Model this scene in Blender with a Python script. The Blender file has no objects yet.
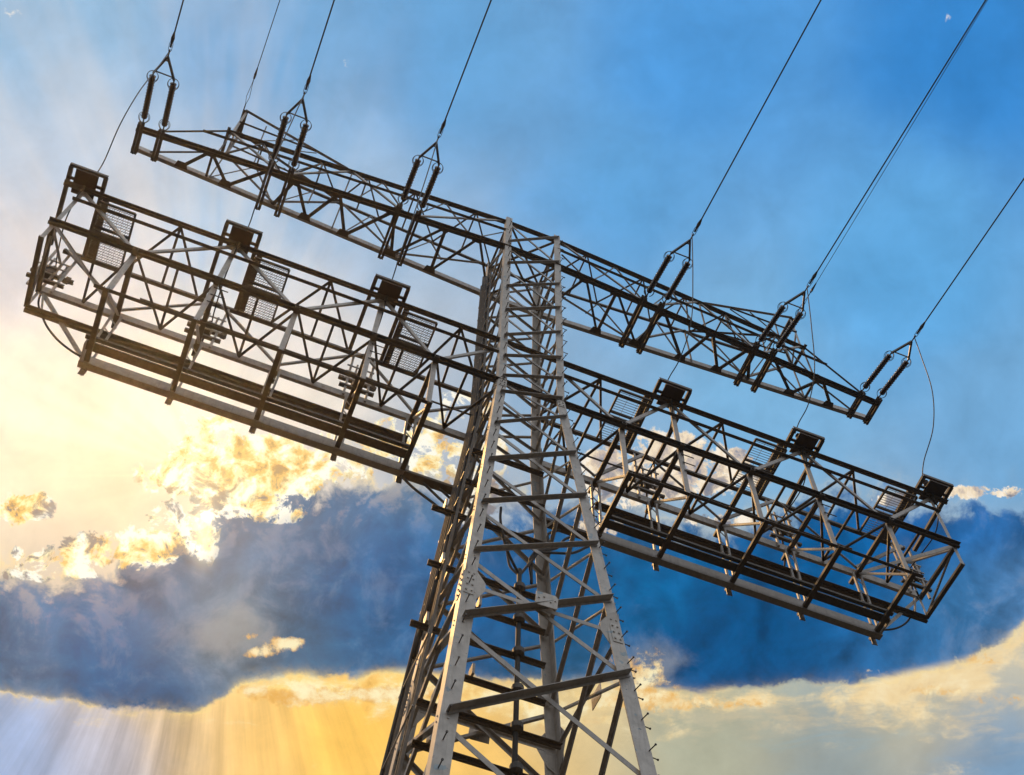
import bpy, math, random
from mathutils import Vector, Matrix
random.seed(7)
S = bpy.context.scene
COL = S.collection
GZ = 29.7                     # the model is laid out from the waist of the pylon, which stands this high

# ------------------------------------------------------------------ camera
cam_d = bpy.data.cameras.new("camera")
cam = bpy.data.objects.new("camera", cam_d); COL.objects.link(cam)
RT = Vector((0.9302703510560235, -0.3664827577497905, 0.01695471079703801))
UP = Vector((-0.332243944911584, -0.821958008704849, 0.4626002518325599))
FW = Vector((0.15559895570244414, 0.43597639867092325, 0.8864048424880366))
m = Matrix.Identity(4)
for i in range(3):
    m[i][0] = RT[i]; m[i][1] = UP[i]; m[i][2] = -FW[i]
m.translation = Vector((-5.40607533, -14.5906206, -28.1290695 + GZ))
# keep the camera level with a person's eye: 1.57 m above the ground
cam.matrix_world = m
cam_d.sensor_width = 36; cam_d.lens = 1305.35 / 1024 * 36
cam_d.clip_start = .1; cam_d.clip_end = 20000
S.camera = cam

# ------------------------------------------------------------------ view
S.view_settings.view_transform = 'Standard'; S.view_settings.look = 'None'
S.view_settings.exposure = 0; S.view_settings.gamma = 1
S.view_settings.use_curve_mapping = False
GLOW_HAZE = .00026
S.cycles.max_bounces = 4; S.cycles.volume_bounces = 0; S.cycles.diffuse_bounces = 2; S.cycles.glossy_bounces = 2

# ------------------------------------------------------------------ sky
SUN_DIR = Vector((-.1143, .5335, .8381)).normalized()
sun_el = math.asin(SUN_DIR.z); sun_az = math.atan2(SUN_DIR.x, SUN_DIR.y)
world = bpy.data.worlds.new("World"); S.world = world; world.use_nodes = True
world.cycles.sampling_method = 'MANUAL'; world.cycles.sample_map_resolution = 256
NT = world.node_tree; NT.nodes.clear()

class V:
    """a value in the node tree that can be calculated with"""
    def __init__(s, sock): s.s = sock
    def _m(op, *a, clamp=False):
        n = NT.nodes.new('ShaderNodeMath'); n.operation = op; n.use_clamp = clamp
        for i, x in enumerate(a):
            if isinstance(x, V): NT.links.new(x.s, n.inputs[i])
            else: n.inputs[i].default_value = x
        return V(n.outputs[0])
    def __add__(a, b): return V._m('ADD', a, b)
    def __radd__(a, b): return V._m('ADD', b, a)
    def __sub__(a, b): return V._m('SUBTRACT', a, b)
    def __rsub__(a, b): return V._m('SUBTRACT', b, a)
    def __mul__(a, b): return V._m('MULTIPLY', a, b)
    def __rmul__(a, b): return V._m('MULTIPLY', b, a)
    def __truediv__(a, b): return V._m('DIVIDE', a, b)
    def __rtruediv__(a, b): return V._m('DIVIDE', b, a)
    def __neg__(a): return V._m('MULTIPLY', a, -1)
def vmax(a, b): return V._m('MAXIMUM', a, b)
def vmin(a, b): return V._m('MINIMUM', a, b)
def vpow(a, b): return V._m('POWER', a, b)
def vexp(a): return V._m('EXPONENT', a)
def vabs(a): return V._m('ABSOLUTE', a)
def step(a, lo, hi):
    n = NT.nodes.new('ShaderNodeMapRange'); n.interpolation_type = 'SMOOTHSTEP'
    NT.links.new(a.s, n.inputs[0]); n.inputs[1].default_value = lo; n.inputs[2].default_value = hi
    return V(n.outputs[0])
def comb(x, y, z):
    n = NT.nodes.new('ShaderNodeCombineXYZ')
    for i, a in enumerate((x, y, z)):
        if isinstance(a, V): NT.links.new(a.s, n.inputs[i])
        else: n.inputs[i].default_value = a
    return V(n.outputs[0])
def dot(v, c):
    n = NT.nodes.new('ShaderNodeVectorMath'); n.operation = 'DOT_PRODUCT'
    NT.links.new(v.s, n.inputs[0]); n.inputs[1].default_value = c
    return V(n.outputs[1])
def vm(op, a, b=None, scale=None):
    n = NT.nodes.new('ShaderNodeVectorMath'); n.operation = op
    NT.links.new(a.s, n.inputs[0])
    if isinstance(b, V): NT.links.new(b.s, n.inputs[1])
    elif b is not None: n.inputs[1].default_value = b
    if scale is not None:
        if isinstance(scale, V): NT.links.new(scale.s, n.inputs[3])
        else: n.inputs[3].default_value = scale
    return V(n.outputs[0])
def noise(vec, scale, detail=6, rough=.55, dist=0, col=False):
    n = NT.nodes.new('ShaderNodeTexNoise'); n.inputs['Scale'].default_value = scale
    n.inputs['Detail'].default_value = detail; n.inputs['Roughness'].default_value = rough
    n.inputs['Distortion'].default_value = dist
    NT.links.new(vec.s, n.inputs['Vector'])
    return V(n.outputs['Color' if col else 'Fac'])
def lin(c): return tuple((x / 255 / 12.92) if x / 255 <= .04045 else ((x / 255 + .055) / 1.055) ** 2.4 for x in c)
def mix(a, b, f):
    n = NT.nodes.new('ShaderNodeMix'); n.data_type = 'RGBA'; n.clamp_factor = True
    if isinstance(f, V): NT.links.new(f.s, n.inputs[0])
    else: n.inputs[0].default_value = f
    for i, x in ((6, a), (7, b)):
        if isinstance(x, V): NT.links.new(x.s, n.inputs[i])
        else: n.inputs[i].default_value = lin(x) + (1,)
    return V(n.outputs[2])
def curve(v, pts, lo=0, hi=10.24, vlo=0, vhi=8):
    t = V._m('DIVIDE', v - lo, hi - lo, clamp=True)
    n = NT.nodes.new('ShaderNodeFloatCurve'); c = n.mapping.curves[0]
    P = [((x - lo) / (hi - lo), (y - vlo) / (vhi - vlo)) for x, y in pts]
    c.points[0].location = P[0]; c.points[1].location = P[-1]
    for p in P[1:-1]: c.points.new(*p)
    n.mapping.update(); NT.links.new(t.s, n.inputs['Value'])
    return V(n.outputs[0]) * (vhi - vlo) + vlo

tc = NT.nodes.new('ShaderNodeTexCoord'); D = V(tc.outputs['Generated'])
# a chart of the part of the sky round azimuth 20, elevation 62 degrees; units of 4.4 degrees
fz = dot(D, FW); fzc = vmax(fz, .25)
X = 5.12 + 13.0535 * (dot(D, RT) / fzc)
Y = 3.875 - 13.0535 * (dot(D, UP) / fzc)
P0 = comb(X, Y, 0.0)

def field(anch, px, py, eps=.35):
    """smooth field of colour through the given sky colours"""
    acc = None; ws = None
    for (ax, ay, c) in anch:
        dx = px - ax / 100; dy = py - ay / 100
        r2 = dx * dx + dy * dy
        r4 = r2 + eps; w = 1.0 / (r4 * r4)
        n = NT.nodes.new('ShaderNodeVectorMath'); n.operation = 'SCALE'
        n.inputs[0].default_value = lin(c); NT.links.new(w.s, n.inputs[3])
        t = V(n.outputs[0])
        acc = t if acc is None else vm('ADD', acc, t)
        ws = w if ws is None else ws + w
    return vm('SCALE', acc, scale=1.0 / ws)

warp = noise(P0, .8, 3, .5, 0, True)
wv = vm('SUBTRACT', warp, (.5, .5, .5))
Pw = vm('ADD', P0, vm('SCALE', wv, scale=.9))
sep = NT.nodes.new('ShaderNodeSeparateXYZ'); NT.links.new(Pw.s, sep.inputs[0])
Xw, Yw = V(sep.outputs[0]), V(sep.outputs[1])

base = field([
 (60,30,(140,182,216)), (250,60,(108,162,208)), (450,60,(96,156,206)), (700,60,(76,148,212)), (960,50,(52,130,200)),
 (60,160,(180,196,214)), (30,260,(206,206,212)), (210,250,(152,188,218)), (20,390,(250,236,216)), (170,400,(253,242,215)),
 (300,320,(210,208,208)), (120,310,(226,218,212)), (350,220,(138,176,210)), (620,200,(92,158,212)), (900,280,(92,162,216)), (740,400,(118,172,212)),
 (1000,430,(110,164,208)), (560,420,(132,172,206)), (40,460,(250,232,200)), (110,490,(236,216,184)), (300,400,(226,218,206)), (60,540,(206,192,172)), (450,450,(170,182,196)),
 (20,740,(148,170,206)), (110,750,(176,180,198)), (190,745,(224,192,140)), (240,745,(250,200,112)), (350,740,(252,198,92)), (470,745,(244,196,108)),
 (570,700,(214,190,140)), (700,745,(172,174,152)), (850,750,(128,156,170)), (1000,745,(104,146,184)), (900,705,(190,186,164)), (1000,665,(205,196,170)),
], Xw, Yw)
streak = noise(comb(X * .45 + Y * .2, Y * .7, 3.3), 1.5, 7, .6, .4)
mott = noise(P0, 1.9, 7, .62, .3)
base = vm('SCALE', base, scale=.70 + .28 * streak + .46 * mott)

# rays fanning out from the hidden sun
sx, sy = X - 2.05, Y - 4.75
ang = V._m('ARCTAN2', sy, sx); rr = V._m('SQRT', sx * sx + sy * sy)
ray_n = noise(comb(ang * 2.6, rr * .10, 1.7), 1.5, 4, .55)
ray_f = noise(comb(V._m('ARCTAN2', Y - 4.2, X - 2.3) * 8.0, rr * .15, 4.4), 1.9, 5, .6)
rays = (ray_f - .5) * step(Y, 6.7, 7.0) * 1.15 * vexp(-vabs(X - 1.4) * .38) + (ray_n - .5) * step(5.4 - Y, 0, 1) * vexp(-rr * .36) * .48
base = vm('SCALE', base, scale=1.0 + rays * 1.5)
beam = step(ray_n, .46, .68) * step(5.2 - Y, 0, 1.2) * vexp(-rr * .22) * step(4.6 - X, 0, 2.5) * .75
base = mix(base, (240,226,214), beam * .85)

# noise for the clouds, and the same noise a little nearer the sun: their difference shades the billows
sl = vmax(rr, .6)
shx, shy = sx / sl * -.11, sy / sl * -.11
Ps = comb(X + shx, Y + shy, 0.0)
nA = noise(P0, 1.1, 5, .55, .2)
nB = noise(P0, 2.3, 10, .60, .35)
nBs = noise(Ps, 2.3, 6, .60, .35)
nF = noise(comb(X, Y, 7.7), 6.0, 8, .62, .2)
nC = noise(comb(X + 31.0, Y, 4.0), .75, 4, .55, .4)
nG = noise(comb(X, Y, 3.9), 13.0, 6, .65, .3)
relief = (nB - nBs) * 5.5
nM = noise(comb(X, Y * 1.1, 21.0), 4.2, 9, .64, .5)
nD = noise(P0, 1.3, 6, .58, .5); nDs = noise(comb(X + shx * 2.2, Y + shy * 2.2, 0.0), 1.3, 6, .58, .5)
relief2 = (nD - nDs) * 3.2
near = vexp(-rr * .42)

# the big dark bank of cloud
top = curve(X, [(0,5.75),(.9,5.75),(1.35,5.5),(1.75,5.35),(2.2,4.95),(2.6,4.85),(3.1,4.75),(3.6,4.75),(4.3,4.75),(4.9,5.0),(5.5,5.0),(6.1,4.95),(6.5,5.15),(7.0,5.25),(7.6,5.2),(8.2,5.0),(8.9,4.98),(9.5,5.0),(10.24,4.95)])
bot = curve(X, [(0,6.92),(.7,7.03),(1.5,7.12),(2.1,7.08),(2.45,6.85),(2.9,6.78),(3.3,6.80),(4.0,6.76),(5.2,6.84),(6.2,6.85),(7.0,6.94),(7.6,6.86),(8.4,6.86),(9.1,6.76),(9.58,6.66),(9.9,6.52),(10.24,6.26)])
jag = (nB - .5)
d_top = (Y - top) + jag * 1.15 + (nF - .5) * .35 + (nC - .5) * .4
d_bot = (bot - Y) + jag * .26 + (nF - .5) * .14 + (nM - .5) * (.10 + .30 * step(X, 7.6, 9.4)) + (nG - .5) * .05
bank_m = step(d_top, -.03, .22) * step(d_bot, -.02, .05)
bank = field([
 (20,620,(56,104,146)), (100,650,(0,94,150)), (30,680,(76,112,148)), (190,560,(46,98,140)), (225,632,(126,140,150)), (150,690,(4,86,138)),
 (330,520,(52,104,148)), (350,600,(4,94,148)), (300,640,(48,98,134)), (400,560,(0,92,150)), (500,610,(0,86,142)), (420,480,(80,122,160)),
 (650,580,(0,94,150)), (740,650,(0,78,132)), (850,560,(0,88,146)), (920,520,(6,88,154)), (990,530,(36,104,170)), (960,610,(50,110,160)), (1010,600,(78,124,170)), (560,660,(30,92,134)),
], Xw, Yw, .25)
bank = vm('SCALE', bank, scale=.70 + .35 * nA + .25 * nC + relief * .20 + relief2 * .42)
lite = step(nC * .5 + nB * .5 + relief * .05, .50, .66) * (step(4.2 - vabs(X - 1.6), 0, 3.5) * .42 + step(X, 8.6, 10) * .4)
bank = mix(bank, (132,144,166), lite)
bank = mix(bank, (196,180,160), step(nB + relief * .1, .52, .70) * step(.8 - d_top, 0, .7) * step(8.0 - X, .8, 3.5) * .5)

def blobs(bl):
    s = None
    for (cx, cy, rx, ry, w) in bl:
        dx = (X - cx / 100) / (rx / 100); dy = (Y - cy / 100) / (ry / 100)
        g = vexp(-(dx * dx + dy * dy)) * w
        s = g if s is None else s + g
    return s
def ramp3(l, a, b, c, d):
    return mix(mix(mix(a, b, step(l, .0, .38)), c, step(l, .33, .66)), d, step(l, .6, .95))
# sunlit cumulus along the top of the bank
env = blobs([(14,508,40,24,.95),(60,560,50,16,.72),(118,550,66,22,.90),(165,520,30,26,.7),(205,470,72,30,.95),(270,455,60,24,.80),(207,420,28,16,.85),(235,500,50,20,.8),(310,470,36,22,.7),
             (206,535,12,30,1.1),(285,512,44,11,.75),(425,445,75,36,.90),(470,402,42,20,.55),(300,470,60,30,.3),
             (600,500,40,50,.6),(700,472,74,30,.85),(650,440,40,18,.5),(978,492,56,9,.9),(890,500,30,8,.6),(480,500,30,40,.7),(30,575,60,9,.5),(720,520,40,10,.6)])
gate = step(env, .10, .45)
dens = env * (.84 + .4 * step(X, 5.2, 6.5)) + ((nB - .5) * 2.5 + (nM - .5) * 2.6 + (nF - .5) * .7 + (nG - .5) * .5) * gate + (gate - 1.0) * .3
puff_m = step(dens, .40, .66)
L_ = .60 + relief * .60 + (nF - .5) * 1.1 - (dens - .6) * .40 + near * .22 + (nM - .5) * -1.3
warm = ramp3(L_, (196,156,100), (244,200,120), (255,238,180), (255,252,236))
cool = ramp3(L_, (150,152,164), (206,190,176), (242,222,192), (252,240,222))
puff = mix(cool, warm, step(near, .16, .42))
puff = mix(puff, (112,120,136), step(nM + (nA - .5) * .6 - relief * .05, .50, .62) * step(Y, 4.5, 5.1) * .85)
# two tiny wisps high up
wsp = step(blobs([(345,62,4,8,.8),(947,16,3,10,.8),(10,12,12,6,.7)]) + ((nG - .5) * 2.5 + (nF - .5)) * step(blobs([(345,62,8,14,1),(947,16,8,18,1),(10,12,16,9,1)]), .1, .5), .5, 1.0) * .75
# golden breaks low in the bank
brk = blobs([(262,652,22,6,.95),(284,643,20,7,.95),(250,636,10,4,.6),(254,690,16,6,.6),(985,660,24,9,.6),(930,690,40,8,.6),(870,672,26,5,.4),(1000,700,30,7,.5),(640,672,34,30,.7),(648,700,50,14,.5),(300,696,44,11,.95),(375,694,50,10,.85),(430,692,40,8,.6),(720,703,60,7,.6),(205,540,10,20,.5)])
brk_g = step(brk, .05, .4)
brk_m = step(brk + ((nM - .5) * 1.2 + (nG - .5) * 1.3 + (nF - .5) * 1.7) * brk_g, .34, .88) * .92
brk_h = step(blobs([(240,634,54,34,1.0),(640,665,60,50,.8)]) + (nB - .5) * 1.4, .3, 1.0) * .55

# pale ragged cloud lit from behind under the bank
dr = Y - bot
low = vexp(-vabs(dr - .12) * 3.2)
low_x = curve(X, [(0,.30),(1.3,.30),(2.2,.4),(2.8,.9),(4.4,.95),(5.4,.6),(6.4,.75),(7.5,.6),(8.4,.8),(9.4,1),(10.24,.9)], vlo=0, vhi=1)
nL = noise(comb(X * .75, Y * 2.2, 12.0), 1.6, 10, .62, .4)
low_m = step(low * low_x + (nL - .5) * 1.8 + (nM - .5) * .9 + (nC - .5) * 1.1, .30, .92) * step(dr, -.12, .02)
Lw = .66 + (relief * .4 + (nF - .5) * .6 + (nL - .5) * 1.0) * (1.0 - .55 * step(X, 5.5, 7))
low_w = ramp3(Lw, (216,160,84), (246,194,104), (255,222,140), (255,244,196))
low_cc = ramp3(Lw, (176,160,140), (212,190,156), (236,212,170), (246,228,190))
low_c = mix(low_cc, low_w, vexp(-vabs(X - 3.3) * .30) * 1.2)
wn = noise(comb(X * .7 + Y * .25, Y * 2.0, 6.0), 1.7, 9, .62, .5)
wisp = step(wn + (nF - .5) * .15, .47, .66) * step(dr, .05, .4) * step(X, 5.6, 7.4) * step(8.6 - Y, .9, 1.7) * .8

sky = mix(base, (224,204,168), wisp)
sky = mix(sky, (236,232,226), wsp)
sky = mix(sky, (176,156,120), step(dr, .05, .3) * step(wn, .3, .5) * step(5.6 - vabs(X - 8.6), 3.9, 5) * .25)
sky = mix(sky, bank, bank_m)
sky = mix(sky, (158,156,152), brk_h * bank_m)
rim = vexp(-vabs(d_bot - .01) * 24) * curve(X, [(0,.75),(1.4,.8),(3,1),(5,.6),(6.5,.4),(7.5,.25),(8.6,.4),(10.24,.5)], vlo=0, vhi=1) * step(Y, 5.8, 6.2) * step(nF, .3, .6)
rim_t = vexp(-vabs(d_top - .0) * 12) * vexp(-vabs(X - 2.3) * .30) * step(6.3 - Y, 0, .3) * step(nB + (nF - .5) * .5, .40, .56)
sky = mix(sky, low_c, low_m)
sky = mix(sky, (255,224,146), rim * .85)
sky = mix(sky, (255,226,150), rim_t * .95)
sky = mix(sky, puff, puff_m * (1.0 - .5 * step(d_top, .2, .8)))
sky = mix(sky, mix((232,176,92), (255,242,196), step(brk * .5 + relief * .35 + (nM - .5) * 1.2, .05, .75)), brk_m)
glow = vexp(-(rr * rr) * .5) * .10 + vexp(-(((X - 2.03) * (X - 2.03)) * 70 + ((Y - 5.33) * (Y - 5.33)) * 12)) * .75
gl = NT.nodes.new('ShaderNodeVectorMath'); gl.operation = 'SCALE'; gl.inputs[0].default_value = (1, .82, .45)
NT.links.new(glow.s, gl.inputs[3])
sky = vm('ADD', sky, V(gl.outputs[0]))

nish = NT.nodes.new('ShaderNodeTexSky'); nish.sky_type = 'NISHITA'; nish.sun_disc = False
nish.sun_elevation = sun_el; nish.sun_rotation = sun_az
nish.air_density = 1.0; nish.dust_density = 2.0; nish.ozone_density = 2.0
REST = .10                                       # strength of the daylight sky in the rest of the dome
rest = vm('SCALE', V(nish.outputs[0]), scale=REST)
fill_c = noise(D, 2.2, 5, .55)
rest = mix(rest, (232,230,226), step(fill_c, .30, .58) * .85)
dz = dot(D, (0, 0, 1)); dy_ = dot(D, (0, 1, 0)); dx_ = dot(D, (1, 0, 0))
rest = vm('SCALE', rest, scale=(.04 + 1.5 * step(dz, .18, .70)) * (1.0 + .45 * step(-dy_, -.1, .7)) * (1.0 - .25 * step(vabs(dx_), .5, 1.0)))  # unseen dome shaped to light the steel: dim at horizon, bright high and behind
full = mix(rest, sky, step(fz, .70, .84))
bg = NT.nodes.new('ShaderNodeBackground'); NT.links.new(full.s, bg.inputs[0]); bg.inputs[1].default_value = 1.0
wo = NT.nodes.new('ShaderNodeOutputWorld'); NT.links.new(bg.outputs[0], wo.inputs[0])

# ------------------------------------------------------------------ sun, veiled by the cloud
sun_d = bpy.data.lights.new("sun", 'SUN'); sun_d.energy = 2.6; sun_d.angle = math.radians(8); sun_d.color = (1, .55, .18)
sun = bpy.data.objects.new("sun", sun_d); COL.objects.link(sun)
sun.rotation_euler = (-SUN_DIR).to_track_quat('-Z', 'Y').to_euler()

# ------------------------------------------------------------------ materials
def material(name, c1, c2, rough=.6, metal=0.0, scale=6.0, rust=None, rust_amt=.0, peel=None, bump=.15, strip=None):
    mt = bpy.data.materials.new(name); mt.use_nodes = True
    t = mt.node_tree; b = t.nodes['Principled BSDF']
    b.inputs['Roughness'].default_value = rough; b.inputs['Metallic'].default_value = metal
    g = t.nodes.new('ShaderNodeNewGeometry')
    def nz(s, d=6, r=.6):
        n = t.nodes.new('ShaderNodeTexNoise'); n.inputs['Scale'].default_value = s
        n.inputs['Detail'].default_value = d; n.inputs['Roughness'].default_value = r
        t.links.new(g.outputs['Position'], n.inputs['Vector']); return n
    def ramp(n, lo, hi):
        r = t.nodes.new('ShaderNodeMapRange'); r.inputs[1].default_value = lo; r.inputs[2].default_value = hi
        t.links.new(n.outputs['Fac'], r.inputs[0]); return r.outputs[0]
    def mx(a, b_, f):
        x = t.nodes.new('ShaderNodeMix'); x.data_type = 'RGBA'
        if isinstance(a, tuple): x.inputs[6].default_value = a + (1,)
        else: t.links.new(a, x.inputs[6])
        x.inputs[7].default_value = b_ + (1,); t.links.new(f, x.inputs[0]); return x.outputs[2]
    n1 = nz(scale)
    out = mx(c1, c2, ramp(n1, .35, .68))
    if rust:
        out = mx(out, rust, ramp(nz(scale * .55, 8, .7), .62 - rust_amt, .75 - rust_amt))
    if peel:
        out = mx(out, peel, ramp(nz(scale * .8, 4, .6), .635, .655))
        out = mx(out, (.12, .10, .08), ramp(nz(scale * 3.2, 4, .6), .66, .72))
    # every member has weathered a little differently
    oi = t.nodes.new('ShaderNodeObjectInfo'); ro = t.nodes.new('ShaderNodeMath'); ro.operation = 'MULTIPLY'; ro.inputs[1].default_value = .38
    t.links.new(oi.outputs['Random'], ro.inputs[0]); out = mx(out, tuple(x * .62 for x in c2), ro.outputs[0])
    # dirt run down by the rain
    mp = t.nodes.new('ShaderNodeMapping'); mp.inputs['Scale'].default_value = (9, 9, .7)
    t.links.new(g.outputs['Position'], mp.inputs['Vector'])
    st = nz(1.6, 6, .65); t.links.new(mp.outputs[0], st.inputs['Vector'])
    k = t.nodes.new('ShaderNodeMath'); k.operation = 'MULTIPLY'; k.inputs[1].default_value = .45; t.links.new(ramp(st, .52, .72), k.inputs[0])
    out = mx(out, tuple(x * .45 for x in c2), k.outputs[0])
    t.links.new(out, b.inputs['Base Color'])
    bp = t.nodes.new('ShaderNodeBump'); bp.inputs['Strength'].default_value = bump; bp.inputs['Distance'].default_value = .01
    t.links.new(nz(scale * 6).outputs['Fac'], bp.inputs['Height']); t.links.new(bp.outputs[0], b.inputs['Normal'])
    return mt
M_leg = material('peeling_grey_paint', (.64,.62,.585), (.46,.445,.415), .55, 0, 5, (.22,.16,.11), -.04, (.30,.42,.50))
M_brace = material('galvanised_steel', (.50,.485,.46), (.35,.335,.315), .45, .0, 7, (.20,.13,.08), .0)
M_arm = material('weathered_steel', (.17,.145,.12), (.10,.085,.07), .6, .0, 6, (.17,.10,.06), .03)
M_dark = material('dark_steel', (.12,.11,.10), (.07,.065,.06), .6, .0, 9)
M_box = material('brown_plate', (.085,.055,.035), (.06,.04,.03), .6, .0, 9)
M_cable = material('black_cable', (.03,.03,.03), (.02,.02,.02), .7, 0, 14)
M_cond = material('aluminium_conductor', (.16,.15,.14), (.09,.085,.08), .5, .2, 20)
M_ins = material('brown_insulator', (.10,.055,.035), (.07,.04,.03), .22, 0, 12)
M_fit = material('fitting_steel', (.16,.14,.12), (.10,.09,.08), .5, .2, 14)
M_conc = material('concrete', (.34,.33,.31), (.26,.25,.24), .9, 0, 3)
M_grass = material('dark_meadow', (.022,.018,.012), (.014,.013,.010), .95, 0, .4)

# ------------------------------------------------------------------ mesh helpers
class MB:
    def __init__(s): s.v = []; s.f = []
    def prism(s, p, q, a, b, prof):
        """sweep a closed 2-D profile (in axes a, b) from p to q"""
        n0 = len(s.v); k = len(prof)
        for o in (p, q):
            for (x, y) in prof: s.v.append(tuple(o + a * x + b * y))
        for i in range(k):
            j = (i + 1) % k; s.f.append((n0 + i, n0 + j, n0 + k + j, n0 + k + i))
        s.f.append(tuple(n0 + i for i in reversed(range(k)))); s.f.append(tuple(n0 + k + i for i in range(k)))
    def L(s, p, q, a, b, wa, wb, t=.016):
        """angle iron: flanges of width wa along a and wb along b, heel on the line p-q"""
        p, q = Vector(p), Vector(q); ax = (q - p).normalized()
        a = Vector(a); a = (a - ax * a.dot(ax)).normalized()
        b = Vector(b); b = b - ax * b.dot(ax); b = (b - a * b.dot(a)).normalized()
        s.prism(p, q, a, b, [(0, 0), (wa, 0), (wa, t), (t, t), (t, wb), (0, wb)])
    def U(s, p, q, web, fl, h, w, t=.014):
        """channel: web of height h centred on the line, flanges of width w towards fl"""
        p, q = Vector(p), Vector(q); ax = (q - p).normalized()
        a = Vector(web); a = (a - ax * a.dot(ax)).normalized()
        b = Vector(fl); b = b - ax * b.dot(ax); b = (b - a * b.dot(a)).normalized()
        s.prism(p, q, a, b, [(-h/2, 0), (h/2, 0), (h/2, w), (h/2 - t, w), (h/2 - t, t), (-h/2 + t, t), (-h/2 + t, w), (-h/2, w)])
    def bar(s, p, q, a, wa, wb):
        p, q = Vector(p), Vector(q); ax = (q - p).normalized()
        a = Vector(a); a = (a - ax * a.dot(ax)).normalized(); b = ax.cross(a)
        s.prism(p, q, a, b, [(-wa/2, -wb/2), (wa/2, -wb/2), (wa/2, wb/2), (-wa/2, wb/2)])
    def box(s, c, d):
        c = Vector(c); s.bar(c - Vector((0, 0, d[2]/2)), c + Vector((0, 0, d[2]/2)), (1, 0, 0), d[0], d[1])
    def tube(s, pts, r, k=8, cap=True):
        pts = [Vector(p) for p in pts]; n0 = len(s.v); N = len(pts)
        rs = r if isinstance(r, (list, tuple)) else [r] * N
        t0 = (pts[1] - pts[0]).normalized(); a = t0.orthogonal().normalized()
        for i, p in enumerate(pts):
            t = (pts[min(i+1, N-1)] - pts[max(i-1, 0)]).normalized()
            a = (a - t * a.dot(t)).normalized(); b = t.cross(a)
            for j in range(k):
                th = 2 * math.pi * j / k; s.v.append(tuple(p + (a * math.cos(th) + b * math.sin(th)) * rs[i]))
        for i in range(N - 1):
            for j in range(k):
                j2 = (j + 1) % k; s.f.append((n0+i*k+j, n0+i*k+j2, n0+(i+1)*k+j2, n0+(i+1)*k+j))
        if cap:
            s.f.append(tuple(n0 + j for j in reversed(range(k)))); s.f.append(tuple(n0 + (N-1)*k + j for j in range(k)))
    def bolt(s, p, n, r=.022, h=.03):
        p, n = Vector(p), Vector(n).normalized(); s.tube([p, p + n * h], r, 6)
    def build(s, name, mat, parent=None, smooth=False, label=None):
        me = bpy.data.meshes.new(name)
        o = bpy.data.objects.new(name, me); COL.objects.link(o)
        off = Vector((0, 0, 0)); pp = parent
        while pp is not None: off += pp.location; pp = pp.parent
        off.z -= GZ
        me.from_pydata([(x - off.x, y - off.y, z - off.z) for x, y, z in s.v], [], s.f); me.update()
        me.materials.append(mat)
        if smooth:
            for p in me.polygons: p.use_smooth = True
        if parent is not None: o.parent = parent
        if label: o['label'] = label
        return o
def empty(name, loc, parent=None):
    o = bpy.data.objects.new(name, None); COL.objects.link(o)
    o.location = (loc[0], loc[1], loc[2] + (GZ if parent is None else 0)); o.empty_display_size = .2
    if parent is not None: o.parent = parent
    return o
def tag(o, label=None, cat=None, group=None, kind=None):
    if label: o['label'] = label
    if cat: o['category'] = cat
    if group: o['group'] = group
    if kind: o['kind'] = kind
    return o
def copy_tree(o, loc, parent=None):
    c = o.copy(); COL.objects.link(c)
    if parent is None: c.location = (loc[0], loc[1], loc[2] + GZ)
    else: c.parent = parent
    for ch in [x for x in SRC[o.name]] if o.name in SRC else o.children:
        copy_tree(ch, None, c)
    return c
SRC = {}
def lerp(a, b, t): return Vector(a) * (1 - t) + Vector(b) * t
def bez(P, n=24):
    P = [Vector(p) for p in P]; out = []
    # Catmull-Rom through the points
    Q = [P[0] * 2 - P[1]] + P + [P[-1] * 2 - P[-2]]
    for i in range(1, len(Q) - 2):
        for k in range(n):
            t = k / n; a, b, c, d = Q[i-1], Q[i], Q[i+1], Q[i+2]
            out.append(.5 * ((2*b) + (c-a)*t + (2*a-5*b+4*c-d)*t*t + (-a+3*b-3*c+d)*t**3))
    out.append(P[-1]); return out
Xa, Ya, Za = Vector((1,0,0)), Vector((0,1,0)), Vector((0,0,1))

# ------------------------------------------------------------------ ground
def terrain():
    g = MB(); n = 40; R_ = 1650
    for i in range(n + 1):
        for j in range(n + 1):
            u, v = (i / n * 2 - 1), (j / n * 2 - 1)
            x, y = math.copysign(abs(u) ** 3, u) * R_, math.copysign(abs(v) ** 3, v) * R_
            g.v.append((x, y, -GZ))
    for i in range(n):
        for j in range(n):
            a = i * (n + 1) + j; g.f.append((a, a + n + 1, a + n + 2, a + 1))
    tag(g.build('ground', M_grass), kind='structure')
terrain()

# ================================================================== the pylon
def wl(z): return .755 + .045 * z / 11 if z >= 0 else .755 - .0688 * z
pyl = empty('lattice_pylon', (0, 0, -GZ)); SG = {}
tag(pyl, 'tall grey steel lattice pylon with two long crossarms against the cloudy sky', 'pylon')

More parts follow.
